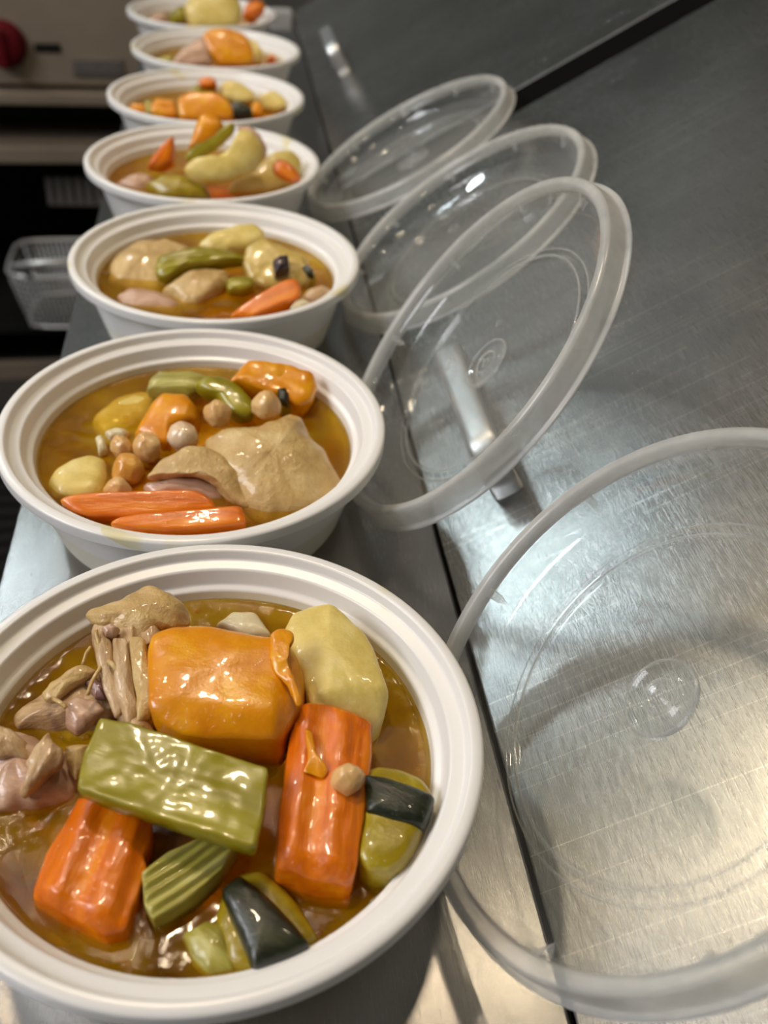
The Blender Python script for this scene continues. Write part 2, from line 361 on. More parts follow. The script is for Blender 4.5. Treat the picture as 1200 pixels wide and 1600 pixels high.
def slope(u, y, h=0.0):
    return Vector((SEAM_X, y, -H)) + PU * u + PN * h
def cover(y0, y1, label, foot_y):
    mid = (y0 + y1) / 2
    root = empty('hinged_cover', slope(0, mid), label, 'cover', 'hinged steel covers of the prep table')
    L = 0.62
    bm = bmesh.new()
    vs = []
    prof = [(0, 0), (L, 0), (L, -0.014), (0.012, -0.014), (0.004, -0.016)]
    rings = []
    for y in (y0, y1):
        rings.append([bm.verts.new(slope(u, y, h) - root.location) for u, h in prof])
    n = len(prof)
    for i in range(n):
        j = (i + 1) % n; bm.faces.new((rings[0][i], rings[0][j], rings[1][j], rings[1][i]))
    bm.faces.new(rings[0][::-1]); bm.faces.new(rings[1])
    bm_obj('panel', bm, M['cover'], root, False, 0.0012, 3)
    # bail handle: two feet and a flattened bar parallel to the front edge
    u0, h, ln = 0.0415, 0.030, 0.100
    path = []
    P = lambda y, hh: slope(u0, y, hh) - root.location
    path += [P(foot_y, -0.001), P(foot_y, h * 0.35), P(foot_y, h * 0.62)]
    for k in range(1, 6):
        a = math.pi / 2 * k / 5; path.append(P(foot_y + 0.008 * (1 - math.cos(a)), h - 0.009 + 0.009 * math.sin(a)))
    for k in range(4): path.append(P(foot_y + 0.008 + (ln - 0.016) * (k + 1) / 5, h))
    for k in range(0, 6):
        a = math.pi / 2 * k / 5; path.append(P(foot_y + ln - 0.008 + 0.008 * math.sin(a), h - 0.009 * (1 - math.cos(a))))
    path += [P(foot_y + ln, h * 0.35), P(foot_y + ln, -0.001)]
    hd = tube('handle', path, 0.0048, M['handle'], root, 28, 1.7, PU, 0.6)
    hd['label'] = 'satin steel bail handle'
    return root
cover(-0.75, 0.796, 'large near sloping steel cover under the four clear lids', 0.358)
cover(0.842, 1.60, 'far sloping steel cover beyond the black divider strip', 1.162)
dv = empty('cover_divider', slope(0, 0.819), 'black divider strip between the two sloping steel covers', 'divider')
def slab(name, u0, u1, ya, yb, h0, h1, mat, root, bev=0.0):
    bm = bmesh.new()
    c8 = [bm.verts.new(slope(u, y, h) - root.location) for h in (h0, h1) for (u, y) in ((u0, ya), (u1, ya), (u1, yb), (u0, yb))]
    for f in ((0, 3, 2, 1), (4, 5, 6, 7), (0, 1, 5, 4), (1, 2, 6, 5), (2, 3, 7, 6), (3, 0, 4, 7)): bm.faces.new([c8[i] for i in f])
    return bm_obj(name, bm, mat, root, False, bev)
slab('strip', 0.004, 0.62, 0.797, 0.8385, -0.016, 0.0005, M['black'], dv, 0.001)
slab('edge_trim', 0.004, 0.62, 0.8390, 0.8412, -0.014, 0.0008, M['handle'], dv, 0.0006)

# little bracket at the far end of the shelf
pb = empty('corner_post', (0.078, 1.56, -H - 0.05), 'pale metal corner post at the far end of the shelf', 'post')
box('post', (-0.016, -0.012, -0.2), (0.016, 0.012, 0.062), M['bracket'], pb, 0.003)
box('foot_plate', (-0.026, -0.02, -0.21), (0.026, 0.02, -0.2), M['bracket'], pb, 0.002)

# ------------------------------------------------------------------ white bowls and broth
BOWLS = [(-0.0147, 0.1947), (-0.0224, 0.3780), (-0.0131, 0.5669), (-0.0237, 0.7500), (-0.0233, 0.9332), (-0.0150, 1.1162), (-0.0330, 1.2985)]
BROTH_Z = [-0.0165, -0.0165, -0.0165, -0.018, -0.018, -0.018, -0.018]
INNER = round_prof([(0, -0.0530), (0.058, -0.0530), (0.0660, -0.0470), (0.0755, -0.0150), (0.0760, -0.0118), (0.0786, -0.0108), (0.0806, -0.0046), (0.0856, -0.0038), (0.0868, 0.0000), (0.0900, 0.0002)], 0.0009)
OUTER = round_prof([(0.0900, 0.0002), (0.0913, -0.0006), (0.0914, -0.0056), (0.0904, -0.0062), (0.0860, -0.0050), (0.0822, -0.0120), (0.0722, -0.0470), (0.0660, -0.0543), (0.0600, -0.0550), (0.0588, -0.0536), (0, -0.0536)], 0.0012)
BOWL_NAMES = [
    ('white bowl nearest the camera, heaped with squash, celery and carrot', 'bowl'),
    ('second white bowl from the camera, holding a chicken thigh and chickpeas', 'bowl'),
    ('third white bowl from the camera, broth with celery stick over chicken', 'bowl'),
    ('fourth white bowl, with a pale curved potato standing out of it', 'bowl'),
    ('fifth white bowl, filled with several orange squash chunks', 'bowl'),
    ('sixth white bowl, small and blurred with a tall yellow squash chunk', 'bowl'),
    ('farthest white bowl, at the top edge of the row', 'bowl')]
proto = None
for i, (x, y) in enumerate(BOWLS):
    if proto is None:
        proto = lathe('takeout_bowl', INNER + OUTER[1:], M['bowl'], None, 128); o = proto
    else:
        o = proto.copy(); link(o); o.rotation_euler = (0, 0, 1.3 * i)
    o.location = (x, y, 0.0)
    tag(o, BOWL_NAMES[i][0], 'bowl', 'white takeout bowls in a row on the shelf')
def r_in(z):
    for (r0, z0), (r1, z1) in zip(INNER, INNER[1:]):
        if z0 <= z <= z1 and z1 > z0: return r0 + (r1 - r0) * (z - z0) / (z1 - z0)
    return 0.075
ORD = ['nearest', 'second', 'third', 'fourth', 'fifth', 'sixth', 'farthest']
for i, (x, y) in enumerate(BOWLS):
    z = BROTH_Z[i]; R = r_in(z) - 0.0001
    prof = [(0, z)] + [(R * k / 10, z) for k in range(1, 10)] + [(R - 0.0025, z + 0.0001), (R - 0.0010, z + 0.0005), (R, z + 0.0012)]
    for k in range(1, 9):
        zz = z + (-0.0505 - z) * k / 8; prof.append((r_in(zz) - 0.0003, zz))
    prof.append((0, -0.0522))
    o = lathe('broth', prof, M['broth'], None, 96); o.location = (x, y, 0)
    tag(o, 'golden oily broth filling the %s bowl of the row' % ORD[i], 'broth', 'broth in the bowls')

# small oil droplets floating on the broth of the three nearest bowls
M['drop'] = plastic('oil_droplet', 0.02, (1.0, 0.93, 0.70), 0.04, (0.8, 0.6, 0.2))
for i in range(3):
    x, y = BOWLS[i]; bm = bmesh.new(); R = r_in(BROTH_Z[i])
    for k in range(150 if i == 0 else 70):
        a = random.uniform(0, 2 * math.pi); rr = R * (random.uniform(0.93, 0.985) if random.random() < 0.35 else math.sqrt(random.random()) * 0.95)
        rad = random.choice((0.0004, 0.0006, 0.0008, 0.0012, 0.0018))
        ret = bmesh.ops.create_icosphere(bm, subdivisions=1, radius=rad)
        for v in ret['verts']:
            v.co.z *= 0.45; v.co += Vector((rr * math.cos(a), rr * math.sin(a), BROTH_Z[i] + 0.0001))
    for k in range(320 if i == 0 else 0):
        px_, py_ = random.gauss(-0.012, 0.026), -0.048 + random.gauss(0, 0.011)
        if math.hypot(px_, py_) > R * 0.985: continue
        ret = bmesh.ops.create_icosphere(bm, subdivisions=1, radius=random.choice((0.0003, 0.0004, 0.0005, 0.0008)))
        for v in ret['verts']:
            v.co.z *= 0.5; v.co += Vector((px_, py_, BROTH_Z[i] + 0.0001))
    o = bm_obj('oil_droplets', bm, M['drop'], bpy.data.objects['broth' if i == 0 else 'broth.%03d' % i], True)
    o['kind'] = 'stuff'

# ------------------------------------------------------------------ clear lids leaning on the sloping cover
LIDS = [((0.1340, 0.1811, 0.0155), (-0.7646, 0.0610, 0.6416)), ((0.1225, 0.3928, 0.0198), (-0.8171, 0.0547, 0.5739)),
        ((0.1572, 0.5886, 0.0017), (-0.6142, 0.0480, 0.7877)), ((0.1521, 0.7901, -0.0107), (-0.5289, 0.0505, 0.8472))]
LID_LABEL = ['large clear plastic lid nearest the camera, cut off by the right edge', 'clear plastic lid leaning against the near steel handle',
             'clear plastic lid in the middle, partly behind the one on the handle', 'farthest clear plastic lid, beside the black divider strip']
MARK = [((-0.0207, 0.0041), (-0.0072, -0.0341)), ((-0.0149, -0.0212), (0.0208, -0.0310)), ((-0.020, 0.006), (0.006, -0.034)), ((-0.012, -0.02), (0.02, -0.03))]
LS = 1.01
def thick(prof, t):
    """give an open (r,w) profile a back side, returning a closed profile"""
    back = []
    for i, (r, w) in enumerate(prof):
        a = Vector(prof[max(i - 1, 0)]); b = Vector(prof[min(i + 1, len(prof) - 1)]); d = (b - a).normalized()
        back.append((max(r + d.y * t, 0.0), w - d.x * t))
    return prof + back[::-1]
dish = round_prof([(0.0, 0.0), (0.0600, 0.0), (0.0608, 0.0016), (0.0622, 0.0016), (0.0634, -0.0010), (0.0650, -0.0010), (0.0662, 0.0004), (0.0725, 0.0014), (0.0835, 0.0052), (0.0866, 0.0098), (0.0876, 0.0150)], 0.0012, 4)
rimp = round_prof([(0.0876, 0.0150), (0.0884, 0.0186), (0.0896, 0.0200), (0.0926, 0.0202), (0.0940, 0.0188), (0.0952, 0.0102), (0.0974, 0.0098), (0.0976, 0.0090)], 0.0008, 4)
def make_lid():
    root = empty('clear_lid')
    d = lathe('dish', thick(dish, 0.0006), M['clear'], root, 128, False); d['label'] = 'clear recessed centre'
    r = lathe('rim', thick(rimp, 0.0009), M['frost'], root, 128, True); r['label'] = 'frosted rim'
    fin = None
    for k in range(10):
        a = 2 * math.pi * (k + 0.3) / 10
        if fin is None:
            e = 0.0007
            vs = [(0.0880, -2.6 * e, 0.0172), (0.0880, 2.6 * e, 0.0172), (0.0824, 0.0, 0.0100), (0.0870, -2.6 * e, 0.0112), (0.0870, 2.6 * e, 0.0112)]
            fin = mesh_obj('stop_rib', vs, [(0, 1, 2), (0, 2, 3), (1, 4, 2), (3, 2, 4), (0, 3, 4, 1)], M['mark'], root, False); o = fin
        else:
            o = fin.copy(); link(o); o.parent = root
        o.rotation_euler = (0, 0, a)
    def ring(name, rr, tr, w, mat):
        return lathe(name, [(rr + tr * math.cos(2 * math.pi * q / 8), w + tr * math.sin(2 * math.pi * q / 8)) for q in range(8)], mat, root, 96, True)
    ring('ridge_ring', 0.0614, 0.00045, 0.0014, M['line']); ring('ridge_ring', 0.0660, 0.00035, 0.0006, M['line'])
    ring('gate_ring', 0.0134, 0.00045, 0.0010, M['line']); ring('gate_ring', 0.0062, 0.00055, 0.0012, M['line']); ring('gate_ring', 0.0022, 0.0005, 0.0012, M['line'])
    g = lathe('gate_mark', [(0, 0.0016), (0.0016, 0.0014), (0.0026, 0.0004), (0.0038, 0.0001), (0.0050, 0.0002), (0.0058, 0.0012), (0.0066, 0.0012), (0.0074, 0.0002), (0.0120, 0.0001), (0.0130, 0.0010), (0.0137, 0.0010), (0.0142, -0.0001), (0, -0.0002)], M['clear'], root, 48)
    return root
def copy_tree(o, parent=None):
    c = o.copy(); COL.objects.link(c); c.parent = parent
    for ch in list(o.children): copy_tree(ch, c)
    return c
lid0 = make_lid(); lids = [lid0] + [copy_tree(lid0) for _ in range(3)]
for i, (c, n) in enumerate(LIDS):
    n = Vector(n).normalized(); a = n.cross(Vector((0, 1, 0))).normalized(); b = n.cross(a)
    o = lids[i]
    o.matrix_world = Matrix(((a.x * LS, b.x * LS, n.x * LS, c[0]), (a.y * LS, b.y * LS, n.y * LS, c[1]), (a.z * LS, b.z * LS, n.z * LS, c[2]), (0, 0, 0, 1)))
    tag(o, LID_LABEL[i], 'lid', 'clear lids leaning on the steel cover')
    (mx, my), (lx, ly) = MARK[i]
    t = text_obj('number_mark', '13', 0.0052, 0.0002, M['mark'], o); t.location = (mx, my, 0.0002); t.rotation_euler = (0, 0, math.atan2(my, mx) + math.pi / 2)
    # triangle of arrows in outline
    bm = bmesh.new(); R0, R1 = 0.0052, 0.0038
    for k in range(3):
        a0 = 2 * math.pi * k / 3 + 0.28; a1 = 2 * math.pi * (k + 1) / 3 - 0.12
        pts = [(R0, a0), (R0, a1), (R1, a1), (R1, a0)]
        lo = [bm.verts.new((r_ * math.cos(q), r_ * math.sin(q), 0.0)) for r_, q in pts]; hi = [bm.verts.new((v.co.x, v.co.y, 0.0004)) for v in lo]
        bm.faces.new(hi); bm.faces.new(lo[::-1])
        for q in range(4): bm.faces.new((lo[q], lo[(q + 1) % 4], hi[(q + 1) % 4], hi[q]))
    tr = bm_obj('recycling_mark', bm, M['mark'], o); tr.location = (lx, ly, 0.0001)

# ------------------------------------------------------------------ food
def resample(pts, m, passes):
    n = len(pts); seg = [(pts[(i + 1) % n] - pts[i]).length for i in range(n)]; tot = sum(seg); out = []
    i = 0; acc = 0.0
    for k in range(m):
        s = tot * k / m
        while acc + seg[i] < s: acc += seg[i]; i += 1
        out.append(pts[i].lerp(pts[(i + 1) % n], (s - acc) / max(seg[i], 1e-9)))
    for _ in range(passes):
        out = [(out[k - 1] + out[k] * 2 + out[(k + 1) % m]) / 4 for k in range(m)]
    return out
RS = [0.18, 0.36, 0.52, 0.66, 0.77, 0.85, 0.905, 0.94, 0.965, 0.982, 0.993, 1.0]
def lump(name, outline, z, mat, thick=0.018, n=4.0, N=(0, 0, 1), amp=0.0006, freq=90.0, axis=None, ridge=None, curve=0.0, crown=0.0, taper=0.9, label=None, cat=None, group=None, parent=None, m=60, passes=2, fine=0.0, facets=(), world_off=(0, 0, 0)):
    """a cut or torn piece of food: outline traced on its own top plane, given real thickness, rounded edges and an uneven surface"""
    N = Vector(N).normalized(); cx = sum(p[0] for p in outline) / len(outline); cy = sum(p[1] for p in outline) / len(outline)
    O = at(cx, cy, z)
    def hit(px, py):
        d = ray(px, py); return CAM + d * ((O - CAM).dot(N) / d.dot(N))
    P = [hit(*p) for p in outline]
    if axis: X = hit(*axis[1]) - hit(*axis[0])
    else:
        c = sum(P, Vector()) / len(P); best = max(P, key=lambda q: (q - c).length); X = best - c
    X = (X - N * X.dot(N)).normalized(); Y = N.cross(X)
    rot = Matrix((X, Y, N)).transposed()
    L2 = [Vector(((q - O).dot(X), (q - O).dot(Y))) for q in P]
    ring = resample(L2, m, passes)
    c = sum(ring, Vector((0, 0))) / m
    seed = Vector((cx * 0.013, cy * 0.017, z * 31))
    vs = []; fs = []; h2 = thick / 2
    FC = []
    for p1, p2, sl in facets:
        a_, b_ = hit(*p1), hit(*p2); a2 = Vector(((a_ - O).dot(X), (a_ - O).dot(Y))); b2 = Vector(((b_ - O).dot(X), (b_ - O).dot(Y)))
        FC.append((a2, (b2 - a2).normalized(), sl))
    ts = RS if not ridge else [k / 22 for k in range(1, 20)] + RS[-5:]
    if ridge: m = max(m, 130); ring = resample(L2, m, passes); c = sum(ring, Vector((0, 0))) / m
    def surf(q, up, t):
        prof = max(0.0, 1 - t ** n) ** (1.0 / n)
        zz = (prof - 1.0) * h2 if up else (-1.0 - prof) * h2
        v = Vector((q.x, q.y, zz))
        w = v.y
        if up:
            zz += crown * (1 - t * t)
            if ridge: zz += ridge[1] * math.sin(2 * math.pi * w / ridge[0]) * min(1.0, (1 - t) * 12)
        zz -= curve * w * w
        for a2, d2, sl in FC:
            k_ = d2.x * (q.y - a2.y) - d2.y * (q.x - a2.x)
            if k_ > 0: zz -= k_ * sl
        zz = max(zz, -thick * 1.3)
        v.z = zz
        d = noise.noise_vector((v + seed) * freq) * amp + noise.noise_vector((v + seed) * (freq * 2.7)) * (amp * 0.35)
        if fine: d += Vector((0, 0, noise.ridged_multi_fractal(Vector((v.x * 25, v.y * 90, v.z * 60)) + seed, 1.0, 2.0, 4, 1.0, 2.0) - 1.0)) * (fine if up else 0)
        return v + d
    vs.append(surf(c, True, 0.0))
    for t in ts:
        for q in ring: vs.append(surf(c + (q - c) * t, True, t))
    base = len(vs)
    for t in reversed(ts[:-1]):
        tt = t * taper
        for q in ring: vs.append(surf(c + (q - c) * (t * (taper + (1 - taper) * (t ** 6))), False, t))
    vs.append(surf(c, False, 0.0))
    for k in range(m): fs.append((0, 1 + k, 1 + (k + 1) % m))
    nr = 2 * len(ts) - 1
    for r_ in range(nr - 1):
        a = 1 + r_ * m; b = a + m
        for k in range(m): fs.append((a + k, b + k, b + (k + 1) % m, a + (k + 1) % m))
    a = 1 + (nr - 1) * m; e = len(vs) - 1
    for k in range(m): fs.append((a + k, e, a + (k + 1) % m))
    me = bpy.data.meshes.new(name); me.from_pydata([tuple(v) for v in vs], [], fs); me.update()
    me.polygons.foreach_set('use_smooth', [True] * len(me.polygons)); me.materials.append(mat)
    o = bpy.data.objects.new(name, me); COL.objects.link(o)
    mw = Matrix.Translation(O + Vector(world_off)) @ rot.to_4x4()
    if parent is not None:
        o.parent = parent; o.matrix_parent_inverse = parent.matrix_basis.inverted()
    o.matrix_basis = mw
    if label: tag(o, label, cat, group)
    return o
def pea(px, py, r_px, z, label, mat='chickpea', group='chickpeas in the bowls'):
    pts = [(px + r_px * math.cos(a) * (1 + 0.05 * math.sin(3 * a + px) + 0.10 * max(0, math.cos(a - px)) ** 6), py + r_px * 0.95 * math.sin(a)) for a in [2 * math.pi * k / 14 for k in range(14)]]
    dist = (at(px, py, z) - CAM).length; th = 2 * r_px * dist / F_PX
    # round body with its little beak, facing up and toward the viewer
    return lump('chickpea', pts, z, M[mat], th * 0.95, 2.0, (0.0, -0.45, 0.9), 0.0010, 190, label=label, cat='chickpea', group=group, m=36, taper=1.0, passes=1, crown=0.0006)
V = (0, -0.35, 0.94); VV = (0.0, -0.8, 0.6)

# --- nearest bowl
G1 = 'food in the nearest bowl'
def chicken(label, group, bits, sinews=(), mat='chicken'):
    allp = [p for b in bits for p in b[0]]; cx = sum(p[0] for p in allp) / len(allp); cy = sum(p[1] for p in allp) / len(allp)
    root = empty('chicken_piece', at(cx, cy, -0.02), label, 'chicken', group)
    for k, (pts, z, th, N, ax, mt_, am, fi) in enumerate(bits):
        lump('meat' if k == 0 else 'shred', pts, z, M[mt_ or mat], th, 2.4, N, am, 75, axis=ax, parent=root, m=110 if k == 0 else 70, passes=1, fine=fi)
    for a, za, b, zb, rr in sinews:
        A, B = at(a[0], a[1], za), at(b[0], b[1], zb); mid = (A + B) / 2 + Vector((0, 0, 0.001))
        pts = [A.lerp(mid, t / 4) if t < 4 else mid.lerp(B, (t - 4) / 4) for t in range(9)]
        pts = [p_ + noise.noise_vector(p_ * 200) * 0.0006 - root.location for p_ in pts]
        tube('sinew', pts, rr, M['skin'], root, 7)
    return root
chicken('shredded tan chicken piece at the back left of the nearest bowl', G1, [
    ([(150, 940), (205, 935), (245, 925), (270, 975), (236, 990), (234, 1100), (240, 1140), (200, 1140), (178, 1110), (166, 1040), (152, 1012), (140, 985)], 0.000, 0.024, (0.12, -0.25, 0.96), ((210, 925), (205, 1130)), 'chicken', 0.0026, 0.0022),
    ([(126, 952), (140, 938), (165, 930), (205, 926), (240, 909), (268, 914), (288, 930), (303, 968), (280, 972), (250, 978), (228, 1000), (200, 1000), (170, 975), (148, 972), (134, 966)], 0.004, 0.012, (0.05, -0.25, 0.96), None, 'skin', 0.0026, 0.0022),
    ([(144, 1000), (156, 975), (176, 1000), (188, 1060), (194, 1105), (180, 1118), (160, 1070)], 0.002, 0.007, (0.1, -0.2, 1), ((155, 990), (180, 1105)), 'chicken', 0.0010, 0.0010),
    ([(174, 990), (200, 990), (210, 1060), (216, 1120), (198, 1132), (182, 1080)], 0.003, 0.007, (0.1, -0.2, 1), ((185, 1000), (205, 1125)), 'chicken', 0.0012, 0.0012),
    ([(200, 990), (228, 990), (236, 1050), (238, 1115), (216, 1126), (206, 1060)], 0.004, 0.008, (0.1, -0.2, 1), ((212, 1000), (226, 1118)), 'skin', 0.0012, 0.0012),
    ([(195, 1118), (215, 1110), (235, 1120), (242, 1140), (220, 1148), (200, 1142)], -0.002, 0.010, (0, -0.3, 1), None, 'chicken', 0.0014, 0.0010),
    ([(158, 976), (172, 970), (186, 976), (180, 990), (164, 990)], 0.0065, 0.006, (0, -0.2, 1), None, 'meatpink', 0.0010, 0.0006)],
    [((150, 985), 0.006, (160, 1035), 0.000, 0.0008), ((162, 1030), 0.002, (136, 1086), 0.000, 0.0007), ((142, 1010), 0.000, (130, 1038), -0.003, 0.0006), ((168, 1034), 0.003, (182, 1048), 0.003, 0.0009)])
chicken('torn chicken piece with purplish patch left of the celery stick', G1, [
    ([(12, 1110), (60, 1078), (75, 1062), (128, 1036), (165, 1040), (178, 1100), (160, 1122), (118, 1136), (70, 1126), (20, 1132)], -0.009, 0.018, (-0.1, -0.2, 0.97), None, 'chicken', 0.0024, 0.0020),
    ([(60, 1078), (72, 1060), (100, 1046), (132, 1034), (150, 1042), (130, 1062), (104, 1076), (84, 1092), (66, 1090)], -0.003, 0.008, (-0.1, -0.25, 1), None, 'skin', 0.0016, 0.0014),
    ([(98, 1092), (118, 1082), (150, 1088), (162, 1098), (150, 1112), (138, 1132), (116, 1140), (102, 1124)], -0.004, 0.008, (0, -0.25, 1), None, 'meatpink', 0.0018, 0.0014),
    ([(132, 1060), (150, 1052), (166, 1066), (166, 1088), (148, 1086)], -0.005, 0.006, (0, -0.2, 1), None, 'purple', 0.0012, 0.0010)],
    [((85, 1092), -0.003, (104, 1106), -0.003, 0.0008)])
chicken('pinkish chicken piece cut off by the left edge of the picture', G1, [
    ([(-70, 1140), (-20, 1122), (20, 1130), (55, 1148), (98, 1162), (140, 1156), (128, 1200), (112, 1240), (60, 1252), (10, 1252), (-60, 1250)], -0.008, 0.018, (0, -0.2, 0.98), None, 'meatpink', 0.0026, 0.0018),
    ([(60, 1150), (72, 1136), (84, 1156), (100, 1168), (92, 1190), (62, 1212), (36, 1238), (28, 1230), (44, 1196), (38, 1184)], -0.002, 0.008, (0, -0.3, 1), None, 'chicken', 0.0020, 0.0016),
    ([(-20, 1128), (20, 1132), (44, 1152), (40, 1176), (0, 1180), (-30, 1170)], -0.003, 0.010, (0, -0.2, 1), None, 'chicken', 0.0020, 0.0016),
    ([(100, 1162), (138, 1154), (134, 1190), (112, 1210), (98, 1190)], -0.005, 0.008, (0, -0.2, 1), None, 'skin', 0.0014, 0.0012)])
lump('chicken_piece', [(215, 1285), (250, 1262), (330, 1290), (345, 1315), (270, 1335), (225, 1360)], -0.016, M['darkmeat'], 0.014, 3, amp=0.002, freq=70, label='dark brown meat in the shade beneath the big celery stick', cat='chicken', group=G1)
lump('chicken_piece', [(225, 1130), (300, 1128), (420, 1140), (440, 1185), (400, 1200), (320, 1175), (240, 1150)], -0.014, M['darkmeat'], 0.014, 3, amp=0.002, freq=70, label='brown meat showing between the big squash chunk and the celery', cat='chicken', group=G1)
lump('squash_chunk', [(231, 978), (262, 965), (330, 965), (385, 972), (425, 990), (462, 1003), (480, 1032), (479, 1078), (458, 1112), (438, 1141), (350, 1141), (285, 1136), (248, 1122), (232, 1106), (228, 1040)], 0.007, M['squash'], 0.022, 16, (0.0, -0.10, 1), 0.0011, 60, crown=0.002, facets=(((438, 985), (428, 1141), 0.75), ((228, 1030), (420, 1010), 0.22), ((300, 966), (440, 1000), 0.5), ((440, 1118), (228, 1098), 0.5)), axis=((230, 1050), (478, 1060)), label='big orange squash chunk on top of the nearest bowl', cat='squash', group=G1, m=90, passes=1)
lump('potato_chunk', [(446, 965), (462, 942), (488, 934), (515, 938), (545, 958), (575, 990), (592, 1022), (600, 1050), (611, 1082), (606, 1112), (590, 1126), (545, 1110), (490, 1094), (472, 1040)], 0.001, M['potato'], 0.028, 14, (0.12, -0.05, 1), 0.0008, 90, crown=0.001, facets=(((513, 1090), (516, 938), 0.35), ((612, 1078), (478, 1082), 0.9), ((560, 960), (600, 1050), 0.6)), label='pale yellow potato wedge at the back right of the nearest bowl', cat='potato', group=G1, m=90, passes=1)
lump('onion_piece', [(335, 968), (362, 948), (400, 952), (424, 985), (380, 985)], -0.013, M['onion'], 0.010, 3, label='pale onion piece behind the big squash chunk', cat='onion', group=G1)
lump('carrot_chunk', [(456, 1112), (473, 1094), (505, 1095), (545, 1107), (584, 1121), (582, 1190), (570, 1270), (560, 1345), (552, 1373), (500, 1369), (430, 1343), (434, 1290), (442, 1220)], -0.002, M['carrot'], 0.022, 18, (0.04, -0.05, 1), 0.0006, 110, facets=(((455, 1345), (484, 1094), 0.5), ((566, 1116), (540, 1372), 0.55), ((560, 1352), (430, 1322), 0.8)), axis=((520, 1100), (495, 1360)), ridge=(0.0125, 0.0008), label='upright orange carrot chunk at the right with a chickpea on it', cat='carrot', group=G1, m=90, passes=1)
lump('carrot_chunk', [(120, 1237), (180, 1252), (236, 1272), (233, 1308), (222, 1332), (228, 1348), (208, 1405), (196, 1446), (160, 1453), (92, 1421), (42, 1387), (66, 1325), (95, 1280)], -0.006, M['carrot'], 0.022, 18, (0, -0.05, 1), 0.0006, 110, facets=(((85, 1415), (145, 1243), 0.4), ((222, 1270), (165, 1452), 0.45), ((200, 1440), (42, 1372), 0.8)), axis=((180, 1250), (110, 1420)), ridge=(0.0145, 0.0008), label='orange carrot chunk under the left end of the big celery stick', cat='carrot', group=G1, m=90, passes=1)
lump('carrot_shred', [(424, 985), (436, 977), (455, 978), (463, 987), (452, 996), (444, 1010), (452, 1042), (468, 1066), (474, 1098), (464, 1100), (452, 1068), (430, 1050), (422, 1020)], 0.0105, M['squash'], 0.004, 2.2, (0.05, -0.15, 1), 0.0006, 200, label='thin orange shred lying across the right end of the squash chunk', cat='shred', group=G1, m=60, passes=1)
lump('carrot_shred', [(476, 1136), (488, 1140), (494, 1170), (516, 1200), (508, 1212), (490, 1206), (474, 1204), (482, 1182)], 0.0008, M['squash'], 0.003, 2.2, (0.04, -0.05, 1), 0.0005, 200, label='small orange shred stuck on the upright carrot chunk', cat='shred', group=G1, m=50, passes=1)
pea(546, 1214, 27, 0.004, 'chickpea on the upright carrot chunk in the nearest bowl')
def zucchini(flesh, skin, z, zs, label, group, N=(0, 0, 1), th=0.02, skin_mat='zskin', amp=0.0006, dn=0.0012):
    cx = sum(p[0] for p in flesh) / len(flesh); cy = sum(p[1] for p in flesh) / len(flesh); b = at(cx, cy, z - th * 0.5)
    root = empty('zucchini_chunk', b, label, 'zucchini', group)
    lump('flesh', flesh, z, M['zuc' if skin_mat == 'zskin' else 'eggflesh'], th, 5, N, amp, 80, parent=root, crown=0.0, passes=1)
    for s in (skin if isinstance(skin[0], list) else [skin]):
        k = lump('skin', s, zs, M[skin_mat], th * 0.45, 5, N, amp * 0.5, 80, parent=root, crown=0.0012, passes=1)
        k['label'] = 'dark green skin' if skin_mat == 'zskin' else 'dark purple skin'
    return root
zucchini([(572, 1194), (590, 1187), (625, 1190), (662, 1208), (681, 1236), (666, 1290), (640, 1335), (612, 1354), (580, 1356), (560, 1340), (566, 1270)], [(567, 1206), (600, 1210), (650, 1226), (681, 1240), (674, 1268), (664, 1288), (620, 1278), (572, 1262)], -0.0045, -0.0030, 'zucchini chunk with dark green band at the right rim of the nearest bowl', G1)
zucchini([(336, 1425), (345, 1380), (372, 1356), (410, 1348), (450, 1385), (480, 1425), (502, 1462), (486, 1478), (440, 1498), (392, 1516), (352, 1505)], [(344, 1385), (374, 1362), (400, 1380), (432, 1410), (462, 1442), (487, 1474), (450, 1492), (396, 1512), (378, 1468), (360, 1425)], -0.0130, -0.0088, 'zucchini chunk with dark skin at the front rim of the nearest bowl', G1)
lump('celery_stick', [(156, 1121), (206, 1132), (300, 1163), (380, 1188), (421, 1200), (416, 1250), (408, 1285), (398, 1325), (370, 1318), (330, 1305), (220, 1268), (160, 1250), (119, 1229), (134, 1172)], 0.006, M['celery'], 0.0065, 12, (0.02, -0.06, 1), 0.0007, 90, axis=((140, 1175), (405, 1262)), ridge=(0.007, 0.00005), curve=-6.0, label='broad olive green celery stick lying across the nearest bowl', cat='celery', group=G1, m=90, passes=1)
lump('celery_piece', [(220, 1360), (262, 1326), (320, 1302), (372, 1318), (345, 1358), (300, 1400), (262, 1425), (238, 1436), (224, 1412)], -0.0085, M['celery_pale'], 0.012, 12, (0, -0.1, 1), 0.0005, 60, axis=((232, 1395), (345, 1318)), ridge=(0.0034, 0.0007), curve=4.0, label='ribbed pale green celery piece below the big celery stick', cat='celery', group=G1, m=90, passes=1)
lump('celery_piece', [(282, 1450), (320, 1425), (352, 1440), (366, 1480), (372, 1512), (330, 1518), (296, 1490)], -0.0135, M['celery_pale'], 0.012, 3, (0, 0, 1), 0.0012, 80, label='pale celery scrap half sunk beside the dark front zucchini', cat='celery', group=G1)

